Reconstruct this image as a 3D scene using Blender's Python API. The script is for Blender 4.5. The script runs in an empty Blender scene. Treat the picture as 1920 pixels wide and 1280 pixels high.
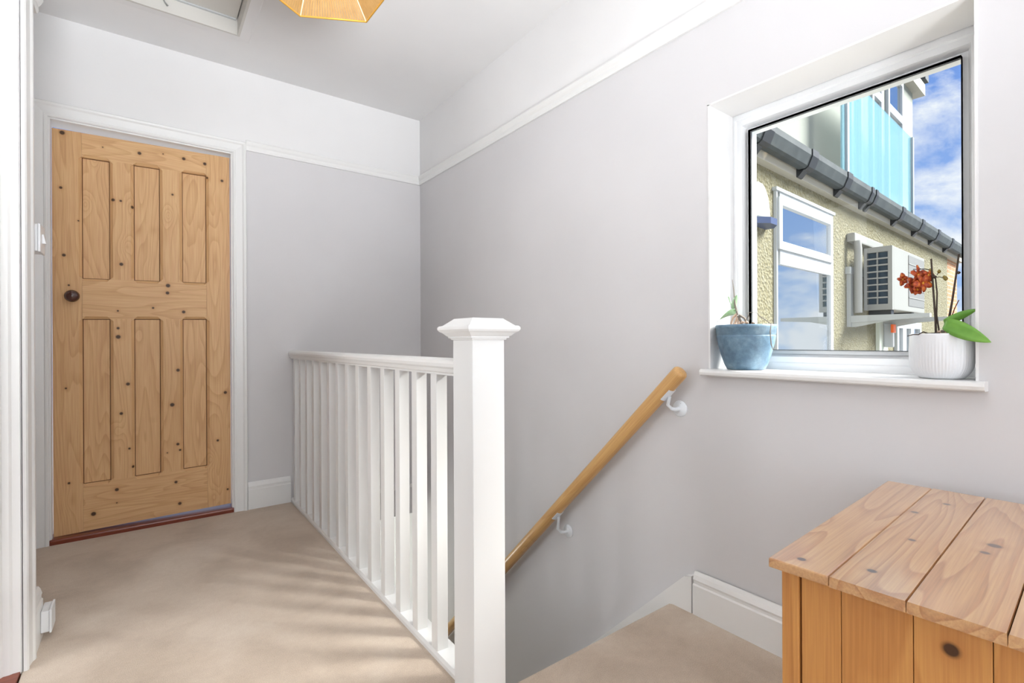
import bpy, bmesh, math, random
from mathutils import Vector, Matrix
random.seed(7)
sc = bpy.context.scene
COL = sc.collection
R = math.radians
# ------------------------------------------------------------------ camera
FPX, YAW, PITCH, ROLL, HCAM = 927.0, R(36.57), R(-.02), R(-.26), 0.98
CAM = Vector((0, 0, HCAM))
FW = Vector((math.sin(YAW)*math.cos(PITCH), math.cos(YAW)*math.cos(PITCH), math.sin(PITCH)))
_r = Vector((math.cos(YAW), -math.sin(YAW), 0)); _u = _r.cross(FW)
RT = _r*math.cos(ROLL)+_u*math.sin(ROLL); UP = -_r*math.sin(ROLL)+_u*math.cos(ROLL)
cd = bpy.data.cameras.new('camera'); cam = bpy.data.objects.new('camera', cd); COL.objects.link(cam)
cd.sensor_width = 36; cd.lens = FPX/1920*36; cd.clip_start = .02; cd.clip_end = 300
cam.matrix_world = Matrix(((RT.x, UP.x, -FW.x, CAM.x), (RT.y, UP.y, -FW.y, CAM.y), (RT.z, UP.z, -FW.z, CAM.z), (0, 0, 0, 1)))
sc.camera = cam
# ------------------------------------------------------------------ colour management
vs = sc.view_settings
vs.view_transform = 'Standard'; vs.look = 'None'; vs.gamma = 1; vs.use_curve_mapping = False; vs.exposure = 0.10
# ------------------------------------------------------------------ world: blue sky with cumulus
w = bpy.data.worlds.new('sky'); sc.world = w; w.use_nodes = True
nt = w.node_tree; nt.nodes.clear()
def wn(t, **k):
    n = nt.nodes.new(t)
    for a, b in k.items(): setattr(n, a, b)
    return n
tc = wn('ShaderNodeTexCoord'); sep = wn('ShaderNodeSeparateXYZ'); nt.links.new(tc.outputs['Generated'], sep.inputs[0])
ramp = wn('ShaderNodeValToRGB'); nt.links.new(sep.outputs['Z'], ramp.inputs[0])
ramp.color_ramp.elements[0].color = (.42, .60, .92, 1); ramp.color_ramp.elements[0].position = 0
ramp.color_ramp.elements[1].color = (.09, .24, .76, 1); ramp.color_ramp.elements[1].position = .55
mp = wn('ShaderNodeMapping'); mp.inputs['Scale'].default_value = (1, 1, 1.9); mp.inputs['Location'].default_value = (.35, .1, .62)
nt.links.new(tc.outputs['Generated'], mp.inputs[0])
nz = wn('ShaderNodeTexNoise'); nz.inputs['Scale'].default_value = 5.2; nz.inputs['Detail'].default_value = 8; nz.inputs['Roughness'].default_value = .58; nz.inputs['Distortion'].default_value = .35
nt.links.new(mp.outputs[0], nz.inputs['Vector'])
cr = wn('ShaderNodeValToRGB'); nt.links.new(nz.outputs['Fac'], cr.inputs[0])
cr.color_ramp.elements[0].position = .47; cr.color_ramp.elements[0].color = (0, 0, 0, 1)
cr.color_ramp.elements[1].position = .62; cr.color_ramp.elements[1].color = (1, 1, 1, 1)
mx = wn('ShaderNodeMix', data_type='RGBA'); nt.links.new(cr.outputs[0], mx.inputs['Factor']); nt.links.new(ramp.outputs[0], mx.inputs['A']); mx.inputs['B'].default_value = (.93, .95, 1.0, 1)
bg = wn('ShaderNodeBackground'); bg.inputs['Strength'].default_value = 0.95; nt.links.new(mx.outputs['Result'], bg.inputs[0])
wo = wn('ShaderNodeOutputWorld'); nt.links.new(bg.outputs[0], wo.inputs[0])
# hazy sun, behind thin cloud, entering the landing window from the right
sd = bpy.data.lights.new('sun', 'SUN'); sd.energy = 15.5; sd.angle = R(28); sd.color = (1, .97, .93)
sun = bpy.data.objects.new('sun', sd); COL.objects.link(sun)
sun.rotation_euler = Vector((-.58, .53, -.62)).to_track_quat('-Z', 'Y').to_euler(); sun.location = (6, -5, 7)
# added fill lamps behind the camera and in the side rooms, all unseen
def area(name, loc, aim, sx, sy, power, col):
    d = bpy.data.lights.new(name, 'AREA'); d.shape = 'RECTANGLE'; d.size = sx; d.size_y = sy; d.energy = power; d.color = col
    o = bpy.data.objects.new(name, d); COL.objects.link(o); o.location = loc
    o.rotation_euler = (Vector(aim)-Vector(loc)).to_track_quat('-Z', 'Y').to_euler(); return o
area('fill_rear', (.45, -3.30, 1.45), (.55, 3, 1.5), 1.7, 1.9, 46, (.88, .94, 1))  # added fill; the rear wall has no window
area('fill_side_room', (-1.60, 1.72, 1.4), (2, 1.6, 1.0), .9, 1.6, 26, (.93, .97, 1))  # added lamp that brightens the window wall through the left doorway
area('fill_second_room', (-1.60, -.85, 1.30), (1.6, .95, .6), 1.3, 1.7, 24, (.92, .96, 1))  # added lamp for the chest front and lower window wall
area('fill_up', (.05, -1.5, .60), (.28, .75, 2.6), .8, .8, 38, (.92, .96, 1)).data.spread = R(75)  # added lamp aimed up to brighten the ceiling

# ------------------------------------------------------------------ helpers
def hit(px, py, p0, n):
    d = FW+RT*((px-960)/FPX)+UP*((640-py)/FPX)
    return CAM+d*((Vector(p0)-CAM).dot(Vector(n))/d.dot(Vector(n)))
class MB:
    def __init__(s): s.v = []; s.f = []; s.m = []; s.sm = []
    def add(s, vs_, fs, m=0, smooth=False):
        b = len(s.v); s.v += [tuple(x) for x in vs_]
        for f in fs: s.f.append(tuple(i+b for i in f)); s.m.append(m); s.sm.append(smooth)
        return s
    def box(s, x0, x1, y0, y1, z0, z1, m=0):
        return s.add([(x0,y0,z0),(x1,y0,z0),(x1,y1,z0),(x0,y1,z0),(x0,y0,z1),(x1,y0,z1),(x1,y1,z1),(x0,y1,z1)],
                     [(0,3,2,1),(4,5,6,7),(0,1,5,4),(1,2,6,5),(2,3,7,6),(3,0,4,7)], m)
    def prism(s, prof, a, b, fn, m=0, smooth=False, closed=True):
        n = len(prof); vs_ = [fn(a, *p) for p in prof]+[fn(b, *p) for p in prof]
        k = n if closed else n-1
        s.add(vs_, [(i, (i+1) % n, (i+1) % n+n, i+n) for i in range(k)], m, smooth)
        if closed: s.add(vs_, [tuple(range(n-1, -1, -1)), tuple(range(n, 2*n))], m)
        return s
    def lathe(s, prof, c, n=32, m=0, smooth=True, caps=True, rib=None):
        vs_ = []
        for k, (r, z) in enumerate(prof):
            for i in range(n):
                a = 2*math.pi*i/n
                rr = r*(1+(rib(i, k) if rib else 0))
                vs_.append((c[0]+rr*math.cos(a), c[1]+rr*math.sin(a), c[2]+z))
        fs = [(k*n+i, k*n+(i+1) % n, (k+1)*n+(i+1) % n, (k+1)*n+i) for k in range(len(prof)-1) for i in range(n)]
        s.add(vs_, fs, m, smooth)
        if caps: s.add(vs_, [tuple(range(n-1, -1, -1)), tuple((len(prof)-1)*n+i for i in range(n))], m)
        return s
    def tube(s, pts, rad, n=10, m=0, caps=True):
        pts = [Vector(p) for p in pts]; rs = rad if isinstance(rad, (list, tuple)) else [rad]*len(pts)
        vs_ = []; up = Vector((0.13, .21, 1)).normalized()
        for i, p in enumerate(pts):
            t = ((pts[min(i+1, len(pts)-1)]-pts[max(i-1, 0)])).normalized()
            if abs(t.dot(up)) > .97: up = Vector((1, .1, 0)).normalized()
            a = t.cross(up).normalized(); b = t.cross(a)
            for k in range(n):
                q = 2*math.pi*k/n; vs_.append(p+(a*math.cos(q)+b*math.sin(q))*rs[i])
        fs = [(k*n+i, k*n+(i+1) % n, (k+1)*n+(i+1) % n, (k+1)*n+i) for k in range(len(pts)-1) for i in range(n)]
        s.add(vs_, fs, m, True)
        if caps: s.add(vs_, [tuple(range(n-1, -1, -1)), tuple((len(pts)-1)*n+i for i in range(n))], m)
        return s
    def sweep(s, path, prof, fn, closed=False, m=0):
        """path: 2D corner points; prof: (offset to the left of travel, height); fn(a,b,h)->xyz; mitred corners"""
        P = [Vector(p) for p in path]; n = len(P); k = len(prof); vs_ = []
        for i in range(n):
            d1 = (P[i]-P[i-1]).normalized() if (i > 0 or closed) else None
            d2 = (P[(i+1) % n]-P[i]).normalized() if (i < n-1 or closed) else None
            if d1 is None: nn = Vector((-d2.y, d2.x))
            elif d2 is None: nn = Vector((-d1.y, d1.x))
            else:
                n1 = Vector((-d1.y, d1.x)); n2 = Vector((-d2.y, d2.x)); nn = (n1+n2)/(1+n1.dot(n2))
            for o, h in prof: q = P[i]+nn*o; vs_.append(fn(q.x, q.y, h))
        fs = []
        for i in range(n if closed else n-1):
            j = (i+1) % n
            for q in range(k): fs.append((i*k+q, i*k+(q+1) % k, j*k+(q+1) % k, j*k+q))
        if not closed: fs += [tuple(range(k-1, -1, -1)), tuple((n-1)*k+q for q in range(k))]
        return s.add(vs_, fs, m)
    def build(s, name, mats, parent=None, bevel=0, seg=2, label=None, origin=None):
        me = bpy.data.meshes.new(name); off = Vector(origin) if origin else Vector((0, 0, 0))
        root = parent
        if origin is None and root is not None:
            while root is not None: off = off+root.location; root = root.parent
        me.from_pydata([Vector(v)-off for v in s.v], [], s.f)
        for mt in (mats if isinstance(mats, (list, tuple)) else [mats]): me.materials.append(mt)
        for p, mi, sm in zip(me.polygons, s.m, s.sm): p.material_index = mi; p.use_smooth = sm
        bm = bmesh.new(); bm.from_mesh(me)
        if bevel:
            bmesh.ops.remove_doubles(bm, verts=bm.verts, dist=1e-6)
        bmesh.ops.recalc_face_normals(bm, faces=bm.faces)
        if bevel:
            es = [e for e in bm.edges if len(e.link_faces) == 2 and e.calc_face_angle(0) > .5]
            bmesh.ops.bevel(bm, geom=es, offset=bevel, segments=seg, affect='EDGES', profile=.6, clamp_overlap=True)
        bm.to_mesh(me); bm.free()
        o = bpy.data.objects.new(name, me); COL.objects.link(o)
        if origin: o.location = origin
        if parent is not None: o.parent = parent
        if label: o['label'] = label
        return o
def B(x0, x1, y0, y1, z0, z1): return MB().box(x0, x1, y0, y1, z0, z1)
def thing(name, label, cat, loc, group=None, kind=None):
    o = bpy.data.objects.new(name, None); COL.objects.link(o); o.location = loc; o.empty_display_size = .05
    if label: o['label'] = label
    if cat: o['category'] = cat
    if group: o['group'] = group
    if kind: o['kind'] = kind
    return o
def tag(o, label, cat, group=None, kind=None):
    if label: o['label'] = label
    if cat: o['category'] = cat
    if group: o['group'] = group
    if kind: o['kind'] = kind
    return o
def struct(o, label, cat):
    return tag(o, label, cat, kind='structure')
# ------------------------------------------------------------------ materials
def srgb(r, g, b):
    f = lambda c: (c/255/12.92 if c/255 <= .04045 else ((c/255+.055)/1.055)**2.4)
    return (f(r), f(g), f(b), 1)
class M:
    def __init__(s, name, col=(.8, .8, .8, 1), rough=.5, metal=0, spec=.5):
        s.m = bpy.data.materials.new(name); s.m.use_nodes = True; s.t = s.m.node_tree
        s.b = s.t.nodes['Principled BSDF']; s.b.inputs['Base Color'].default_value = col
        s.b.inputs['Roughness'].default_value = rough; s.b.inputs['Metallic'].default_value = metal; s.b.inputs['Specular IOR Level'].default_value = spec
    def n(s, t, ins=None, **k):
        n = s.t.nodes.new(t)
        for a, b in k.items(): setattr(n, a, b)
        for a, b in (ins or {}).items():
            if hasattr(b, 'is_output') or isinstance(b, bpy.types.NodeSocket): s.t.links.new(b, n.inputs[a])
            else: n.inputs[a].default_value = b
        return n
    def math(s, op, a, b=0.0, c=None):
        n = s.n('ShaderNodeMath', operation=op)
        for i, x in enumerate((a, b) if c is None else (a, b, c)):
            if isinstance(x, bpy.types.NodeSocket): s.t.links.new(x, n.inputs[i])
            else: n.inputs[i].default_value = x
        return n.outputs[0]
    def coord(s, scale=(1, 1, 1), what='Object', loc=None):
        c = s.n('ShaderNodeTexCoord'); m = s.n('ShaderNodeMapping', {'Vector': c.outputs[what], 'Scale': scale})
        if loc is not None:
            if isinstance(loc, bpy.types.NodeSocket): s.t.links.new(loc, m.inputs['Location'])
            else: m.inputs['Location'].default_value = loc
        return m.outputs[0]
    def noise(s, vec, scale, detail=3, rough=.5, dist=0):
        return s.n('ShaderNodeTexNoise', {'Vector': vec, 'Scale': scale, 'Detail': detail, 'Roughness': rough, 'Distortion': dist}).outputs['Fac']
    def ramp(s, fac, stops):
        n = s.n('ShaderNodeValToRGB', {'Fac': fac}); e = n.color_ramp.elements
        while len(e) < len(stops): e.new(.5)
        for el, (p, c) in zip(e, stops): el.position = p; el.color = c
        return n.outputs['Color']
    def mix(s, fac, a, b, mode='MIX'):
        n = s.n('ShaderNodeMix', data_type='RGBA', blend_type=mode)
        for k, x in (('Factor', fac), ('A', a), ('B', b)):
            if isinstance(x, bpy.types.NodeSocket): s.t.links.new(x, n.inputs[k])
            else: n.inputs[k].default_value = x
        return n.outputs['Result']
    def color(s, sock): s.t.links.new(sock, s.b.inputs['Base Color']); return s
    def bump(s, h, strength, dist=.001):
        n = s.n('ShaderNodeBump', {'Height': h, 'Strength': strength, 'Distance': dist}); s.t.links.new(n.outputs[0], s.b.inputs['Normal']); return s
    def rough(s, sock): s.t.links.new(sock, s.b.inputs['Roughness']); return s

def paint(name, col, rough=.55, bump=.08, var=.03, scale=60, spec=.4):
    a = M(name, col, rough, spec=spec); v = a.coord(what='Object')
    n = a.noise(v, 1.6, 3); d = tuple(c*(1-var) for c in col[:3])+(1,); l = tuple(min(1, c*(1+var)) for c in col[:3])+(1,)
    a.color(a.ramp(n, [(.3, d), (.7, l)])); a.bump(a.noise(v, scale, 3), bump, .002); return a.m
WALL = paint('wall_paint_lilac_grey', (.67, .655, .66, 1), .75, .06)
WHITE = paint('ceiling_white', (.80, .79, .785, 1), .8, .05)
GLOSS = paint('white_gloss_paint', (.82, .815, .80, 1), .28, .03, .015, 25, .5)
UPVC = paint('white_upvc', (.84, .85, .86, 1), .25, .0, .01, 10, .5)
HATCHW = paint('hatch_off_white', (.64, .62, .58, 1), .6, .05)
WHMETAL = paint('white_powder_coat', (.80, .83, .86, 1), .35, 0, .02, 30)
PLASTIC = paint('white_plastic', (.82, .83, .84, 1), .3, 0, .01, 10)

def carpet():
    a = M('beige_carpet', rough=.95, spec=.1); v = a.coord()
    patch = a.noise(v, 3.0, 3, .55, .6); fine = a.noise(v, 420, 2, .7); mid = a.noise(v, 45, 3, .6)
    c = a.ramp(patch, [(.32, (.47, .375, .29, 1)), (.5, (.56, .455, .36, 1)), (.7, (.62, .52, .425, 1))])
    c = a.mix(.5, c, a.ramp(fine, [(.3, (.30, .29, .28, 1)), (.7, (.72, .71, .70, 1))]), 'OVERLAY')
    c = a.mix(.2, c, a.ramp(mid, [(.3, (.4, .4, .4, 1)), (.7, (.6, .6, .6, 1))]), 'OVERLAY')
    a.color(c); a.bump(a.math('ADD', fine, mid), .5, .004)
    a.b.inputs['Sheen Weight'].default_value = .25; a.b.inputs['Sheen Roughness'].default_value = .5
    return a.m
CARPET = carpet()

def pine(name, axis, light, mid, dark, rough=.45, coat=0.0, knots=None, kd=5.0, lines=13., scale=1.0, spec=.4, kn_th=.055, contrast=1.0, coat_rough=.2, coat_ior=1.5):
    """axis: grain direction 0/1/2. knots: explicit (x,y,z,r) in object space"""
    a = M(name, rough=rough, spec=spec)
    oi = a.n('ShaderNodeObjectInfo'); rnd = a.math('MULTIPLY', oi.outputs['Random'], 37.0)
    tcn = a.n('ShaderNodeTexCoord').outputs['Object']
    cb = a.n('ShaderNodeCombineXYZ', {'X': rnd, 'Y': rnd, 'Z': rnd}).outputs[0]
    vadd = a.n('ShaderNodeVectorMath', {0: tcn, 1: cb}, operation='ADD').outputs[0]
    sc_ = [7.0*scale]*3; sc_[axis] = .85*scale
    v1 = a.n('ShaderNodeMapping', {'Vector': vadd, 'Scale': sc_}).outputs[0]
    big = a.noise(v1, 1.0, 1.5, .4, .25)
    # knots by voronoi
    ks = [kd*1.3]*3; ks[axis] = kd*.75
    v2 = a.n('ShaderNodeMapping', {'Vector': vadd, 'Scale': ks}).outputs[0]
    vor = a.n('ShaderNodeTexVoronoi', {'Vector': v2, 'Scale': 1.0, 'Randomness': 1.0}); dk = vor.outputs['Distance']
    swell = a.math('MULTIPLY', a.math('POWER', a.math('MAXIMUM', a.math('SUBTRACT', 1.0, a.math('MULTIPLY', dk, 3.2)), 0.0), 2.0), .22)
    val = a.math('ADD', big, swell)
    ring = a.math('FRACT', a.math('MULTIPLY', val, lines))
    # sharp late-wood edge
    rr = a.ramp(ring, [(0, (0, 0, 0, 1)), (.55, (.25*contrast,)*3+(1,)), (.86, (.8*contrast,)*3+(1,)), (.93, (.9*contrast,)*3+(1,)), (1, (0, 0, 0, 1))])
    sf = [260.0]*3; sf[axis] = 6.0
    v3 = a.n('ShaderNodeMapping', {'Vector': vadd, 'Scale': sf}).outputs[0]
    fib = a.noise(v3, 1.0, 2, .6)
    tone = a.noise(a.n('ShaderNodeMapping', {'Vector': vadd, 'Scale': [3.2 if i != axis else .6 for i in range(3)]}).outputs[0], 1.0, 2)
    c = a.mix(a.ramp(tone, [(.3, (0, 0, 0, 1)), (.7, (1, 1, 1, 1))]), light, tuple(l*.80+m_*.20 for l, m_ in zip(light, mid)))
    c = a.mix(a.math('MULTIPLY', rr, .55), c, mid)
    c = a.mix(.22, c, a.ramp(fib, [(.35, (.25, .25, .25, 1)), (.65, (.75, .75, .75, 1))]), 'OVERLAY')
    kmask = a.ramp(dk, [(kn_th*.45, (1, 1, 1, 1)), (kn_th, (0, 0, 0, 1))])
    if knots is not None:
        tot = None
        for (x, y, z, r_) in knots:
            d = a.n('ShaderNodeVectorMath', {0: tcn, 1: (x, y, z)}, operation='DISTANCE').outputs['Value']
            q = a.math('DIVIDE', r_, a.math('MAXIMUM', d, r_*.5))
            tot = q if tot is None else a.math('MAXIMUM', tot, q)
        km = a.ramp(tot, [(.62, (0, 0, 0, 1)), (1.0, (1, 1, 1, 1))])
        halo = a.ramp(tot, [(.22, (0, 0, 0, 1)), (.6, (1, 1, 1, 1))])
        c = a.mix(a.math('MULTIPLY', halo, .35), c, mid)
        kmask = a.mix(1.0, a.mix(.5, kmask, (0, 0, 0, 1)), km, 'LIGHTEN') if kn_th > 0 else km
    c = a.mix(a.math('MULTIPLY', kmask, .93), c, dark)
    a.color(c)
    a.bump(a.math('ADD', fib, a.math('MULTIPLY', rr, .4)), .12, .0012)
    a.b.inputs['Coat Weight'].default_value = coat; a.b.inputs['Coat Roughness'].default_value = coat_rough; a.b.inputs['Coat IOR'].default_value = coat_ior
    return a.m
def glassmat(name, tint=(1, 1, 1, 1), refl=1.0):
    m = bpy.data.materials.new(name); m.use_nodes = True; t = m.node_tree; t.nodes.clear()
    tr = t.nodes.new('ShaderNodeBsdfTransparent'); tr.inputs[0].default_value = tint
    gl = t.nodes.new('ShaderNodeBsdfGlossy'); gl.inputs['Roughness'].default_value = .01
    fr = t.nodes.new('ShaderNodeLayerWeight'); fr.inputs['Blend'].default_value = .5
    pw = t.nodes.new('ShaderNodeMath'); pw.operation = 'POWER'; pw.inputs[1].default_value = 5; t.links.new(fr.outputs['Facing'], pw.inputs[0])
    mu = t.nodes.new('ShaderNodeMath'); mu.operation = 'MULTIPLY_ADD'; mu.inputs[1].default_value = .9*refl; mu.inputs[2].default_value = .04*refl; t.links.new(pw.outputs[0], mu.inputs[0])
    mx_ = t.nodes.new('ShaderNodeMixShader'); t.links.new(mu.outputs[0], mx_.inputs[0]); t.links.new(tr.outputs[0], mx_.inputs[1]); t.links.new(gl.outputs[0], mx_.inputs[2])
    o = t.nodes.new('ShaderNodeOutputMaterial'); t.links.new(mx_.outputs[0], o.inputs[0]); return m
GLASS = glassmat('clear_glass', (.97, .99, .99, 1), .15)
DARKWOOD = pine('dark_red_wood', 0, (.22, .045, .018, 1), (.10, .016, .008, 1), (.02, .005, .003, 1), .35, .3, None, 3, 10, 1.0)

# ------------------------------------------------------------------ dimensions
YA, XB, ZC = 3.265, 1.60, 2.575          # far wall, window wall, ceiling
XC = -.298                                # doorway wall on the left
RAILZ0, RAILZ1 = 2.108, 2.168             # picture rail
Y0 = -3.40                                # behind the camera
WY0, WY1, WZ0, WZ1 = .286, .987, .880, 1.811   # window opening
ZL = -2.62                                # lower hall floor
DX0, DX1, DZ = -.376, .409, 2.080         # far doorway (inside the architrave)

def wall_mesh(quads, mats):               # quads: box list with z split at the picture rail
    m = MB()
    for (x0, x1, y0, y1, z0, z1) in quads:
        if z0 < RAILZ0 < z1:
            m.box(x0, x1, y0, y1, z0, RAILZ0, 0); m.box(x0, x1, y0, y1, RAILZ0, z1, 1)
        else: m.box(x0, x1, y0, y1, z0, z1, 1 if z0 >= RAILZ0 else 0)
    return m
# far wall with door opening, lower edge over the stairwell
far = wall_mesh([(-1.9, DX0-.03, YA, YA+.14, 0, ZC), (DX1+.03, .79, YA, YA+.14, -.24, ZC), (.79, XB, YA, YA+.14, -.24, ZC), (DX0-.03, DX1+.03, YA, YA+.14, DZ+.035, ZC)], None)
struct(far.build('wall_back', [WALL, WHITE]), 'pale lilac-grey wall with a white frieze around the pine door', 'wall')
right = wall_mesh([(XB, XB+.30, WY1, YA+.14, ZL, ZC), (XB, XB+.30, Y0-.1, WY0, ZL, ZC), (XB, XB+.30, WY0, WY1, WZ1, ZC), (XB, XB+.30, WY0, WY1, ZL, WZ0-.024)], None)
right.box(XB, XB+.30, YA+.14, 4.5, ZL, -.1)
struct(right.build('wall_right', [WALL, WHITE]), 'pale lilac-grey wall with the window and sloping handrail', 'wall')
# white lining of the window reveal (plaster returns)
rev = MB(); XF = XB+.154
rev.box(XB-.0015, XF, WY1-.004, WY1+.002, WZ0, WZ1); rev.box(XB-.0015, XF, WY0-.002, WY0+.004, WZ0, WZ1); rev.box(XB-.0015, XF, WY0-.002, WY1+.002, WZ1-.004, WZ1+.002)
struct(rev.build('trim_1', WHITE), 'bright white plaster reveal around the landing window', 'window reveal')
left = wall_mesh([(-.42, XC, 2.06, 2.285, 0, ZC), (-.60, -.432, 2.285, YA, 0, ZC), (-1.9, -.42, 2.06, 2.285, 0, ZC),
                  (-.42, XC, 1.24, 2.06, 2.06, ZC), (-.42, XC, -.05, 1.24, 0, ZC), (-.42, XC, -.95, -.05, 2.06, ZC), (-.42, XC, Y0, -.95, 0, ZC)], None)  # unseen opening behind the camera, added to let side fill through
struct(left.build('wall_left', [WALL, WHITE]), 'narrow wall end with the light switch, left of the pine door', 'wall')
struct(wall_mesh([(-1.9, XB+.3, Y0-.12, Y0, ZL, ZC), (-2.0, -1.88, Y0, 2.2, 0, ZC)], None).build('wall_rear', [WALL, WHITE]), 'plain pale wall behind the viewpoint', 'wall')

# ceiling with loft hatch opening
HX1, HY1 = .40, 2.90; HX0, HY0 = -.22, 2.28
ce = MB()
ce.box(-2.0, HX0, Y0-.1, YA+.14, ZC, ZC+.10); ce.box(HX1, XB+.3, Y0-.1, YA+.14, ZC, ZC+.10); ce.box(HX0, HX1, Y0-.1, HY0, ZC, ZC+.10); ce.box(HX0, HX1, HY1, YA+.14, ZC, ZC+.10)
ce.box(-2.0, XB+.3, Y0-.1, YA+.14, ZC+.101, ZC+.16)
struct(ce.build('ceiling', WHITE), 'smooth white ceiling with a recessed loft hatch', 'ceiling')
hatch = thing('loft_hatch', 'off-white loft hatch panel set into the ceiling near the pine door', 'hatch', ((HX0+HX1)/2, (HY0+HY1)/2, ZC))
MB().sweep([(HX0, HY0), (HX1, HY0), (HX1, HY1), (HX0, HY1)], [(0, 0.0), (-.05, 0.0), (-.05, -.003), (-.044, -.006), (0, -.008)], lambda a, b, h: (a, b, ZC+h), True).build('trim', WHITE, hatch)
fr = MB()
for x0, x1, y0, y1 in ((HX0, HX0+.012, HY0, HY1), (HX1-.012, HX1, HY0, HY1), (HX0+.012, HX1-.012, HY0, HY0+.012), (HX0+.012, HX1-.012, HY1-.012, HY1)): fr.box(x0, x1, y0, y1, ZC-.009, ZC+.099)
fr.build('lining', HATCHW, hatch)
B(HX0+.016, HX1-.016, HY0+.016, HY1-.016, ZC+.066, ZC+.09).build('panel', HATCHW, hatch, .002)
STEEL = M('dull_steel', (.42, .43, .43, 1), .4, .9).m
B(HX0+.02, HX1-.02, HY1-.026, HY1-.013, ZC+.060, ZC+.066).build('hinge_strip', paint('grey_painted_metal', (.55, .57, .57, 1), .4, 0), hatch, label='thin grey metal hinge strip')
hk = hit(301, 9, (0, HY1-.02, 0), (0, 1, 0)); hk2 = Vector((hk.x+.028, HY1-.02, ZC+.018))
MB().tube([(hk.x-.004, HY1-.02, ZC+.058), (hk.x+.004, HY1-.024, ZC+.064), (hk.x+.006, HY1-.026, ZC+.054), (hk.x+.016, HY1-.022, ZC+.032), (hk2.x, hk2.y, hk2.z)], [.004, .004, .0035, .003, .0045], 8).build('catch', STEEL, hatch, label='small dark metal hatch catch')

# floor: carpet landing with nosing, stairs below
fl = MB(); NOSE = 1.150
fl.box(-.60, .716, 2.06, YA, -.12, 0); fl.box(XC, .716, Y0, 2.06, -.12, 0)
nose = [(Y0, 0.0), (NOSE-.03, 0.0), (NOSE-.012, -.004), (NOSE, -.016), (NOSE-.002, -.032), (NOSE-.014, -.042), (NOSE-.03, -.045), (NOSE-.03, -.20), (Y0, -.20)]
fl.prism(nose, .716, XB, lambda a, y, z: (a, y, z))
struct(fl.build('floor', CARPET), 'soft beige carpet covering the landing', 'carpet')
st = thing('staircase', 'beige carpeted stairs descending along the wall below the handrail', 'stairs', (1.19, 1.14, -.2))
for i in range(11):
    z = -.215*(i+1); y = NOSE-.03+.213*i
    MB().prism([(y, z), (y+.225, z), (y+.24, z-.008), (y+.243, z-.025), (y+.225, z-.04), (y+.213, z-.045), (y+.213, z-.215), (y, z-.215)], .795, XB-.03, lambda a, yy, zz: (a, yy, zz)).build('step', CARPET, st)
# wall string: sloping white board beside the stairs
MB().prism([(1.045, -.02), (1.045, .132), (1.075, .122), (3.6, .122-2.525*1.01), (3.6, -.2-2.525*1.01), (1.10, -.22)], XB-.028, XB, lambda a, y, z: (a, y, z)).build('string_board', GLOSS, st)
lowm = paint('pale_green_hall_paint', (.50, .58, .52, 1), .7)
struct(B(.3, XB, 4.3, 4.42, ZL, -.24).build('wall_lower_hall', lowm), 'pale green hall wall glimpsed below through the balusters', 'wall')
struct(B(.3, .42, YA+.14, 4.3, ZL, -.24).build('wall_lower_side', lowm), 'side wall of the lower hall', 'wall')
struct(B(.72, .786, 1.15, YA+.14, ZL, -.262).build('wall_stair_side', WALL), 'wall closing the stairs under the balustrade', 'wall')
struct(B(.79, XB, 1.0, 1.095, ZL, -.23).build('wall_stair_end', WALL), 'wall under the top of the stairs', 'wall')
struct(B(-.6, XB, 1.0, 4.42, ZL-.1, ZL).build('floor_lower_hall', CARPET), 'hall floor at the foot of the stairs', 'floor')
struct(B(.3, XB, YA+.14, 4.42, -.24, -.12).build('ceiling_lower_hall', WHITE), 'ceiling over the hall at the foot of the stairs', 'ceiling')
pl = bpy.data.lights.new('lower_hall_fill', 'POINT'); pl.energy = 16; pl.shadow_soft_size = .12; pl.color = (1, .98, .93)  # added fill light for the lower hall, no fitting there
plo = bpy.data.objects.new('lower_hall_fill', pl); COL.objects.link(plo); plo.location = (.80, 3.72, -.75)
# apron lining and bead around the stairwell
struct(B(.792, XB, YA-.012, YA, -.055, -.028).build('trim_2', GLOSS, None, .003), 'thin white bead along the wall above the stairwell', 'trim')
struct(B(.788, .800, 1.224, YA, -.26, 0.0).build('trim_3', GLOSS), 'white apron board under the balustrade', 'trim')

# picture rails (profile: out from wall, z)
PR = [(0, RAILZ0), (.010, RAILZ0), (.014, RAILZ0+.010), (.014, RAILZ0+.024), (.020, RAILZ0+.034), (.026, RAILZ0+.048), (.022, RAILZ1-.003), (.012, RAILZ1), (0, RAILZ1)]
struct(MB().prism(PR, DX1+.07, XB, lambda a, o, z: (a, YA-o, z)).build('trim_4', GLOSS), 'white picture rail running from the door frame to the corner', 'picture rail')
struct(MB().prism(PR, Y0, YA-.001, lambda a, o, z: (XB-o, a, z)).build('trim_5', GLOSS), 'white picture rail running above the window', 'picture rail')
struct(MB().prism([(o, z-.02) for o, z in PR], 2.135, 2.285, lambda a, o, z: (XC+o, a, z)).build('trim_6', GLOSS), 'short end of white picture rail above the light switch', 'picture rail')
# skirting boards
def skirt(h): return [(0, 0), (.018, 0), (.018, h-.045), (.014, h-.040), (.014, h-.032), (.016, h-.025), (.012, h-.010), (.006, h), (0, h)]
struct(MB().prism(skirt(.158), DX1+.072, .715, lambda a, o, z: (a, YA-o, z)).build('baseboard_back', GLOSS), 'white moulded skirting between the door frame and the balusters', 'skirting board')
struct(MB().prism(skirt(.150), Y0, 1.040, lambda a, o, z: (XB-.006-o*1.2, a, z)).build('baseboard_right', GLOSS), 'white moulded skirting behind the pine chest', 'skirting board')
struct(MB().prism(skirt(.165), 2.13, 2.285, lambda a, o, z: (XC+o, a, z)).build('baseboard_left', GLOSS), 'short white skirting on the wall end under the light switch', 'skirting board')

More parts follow.
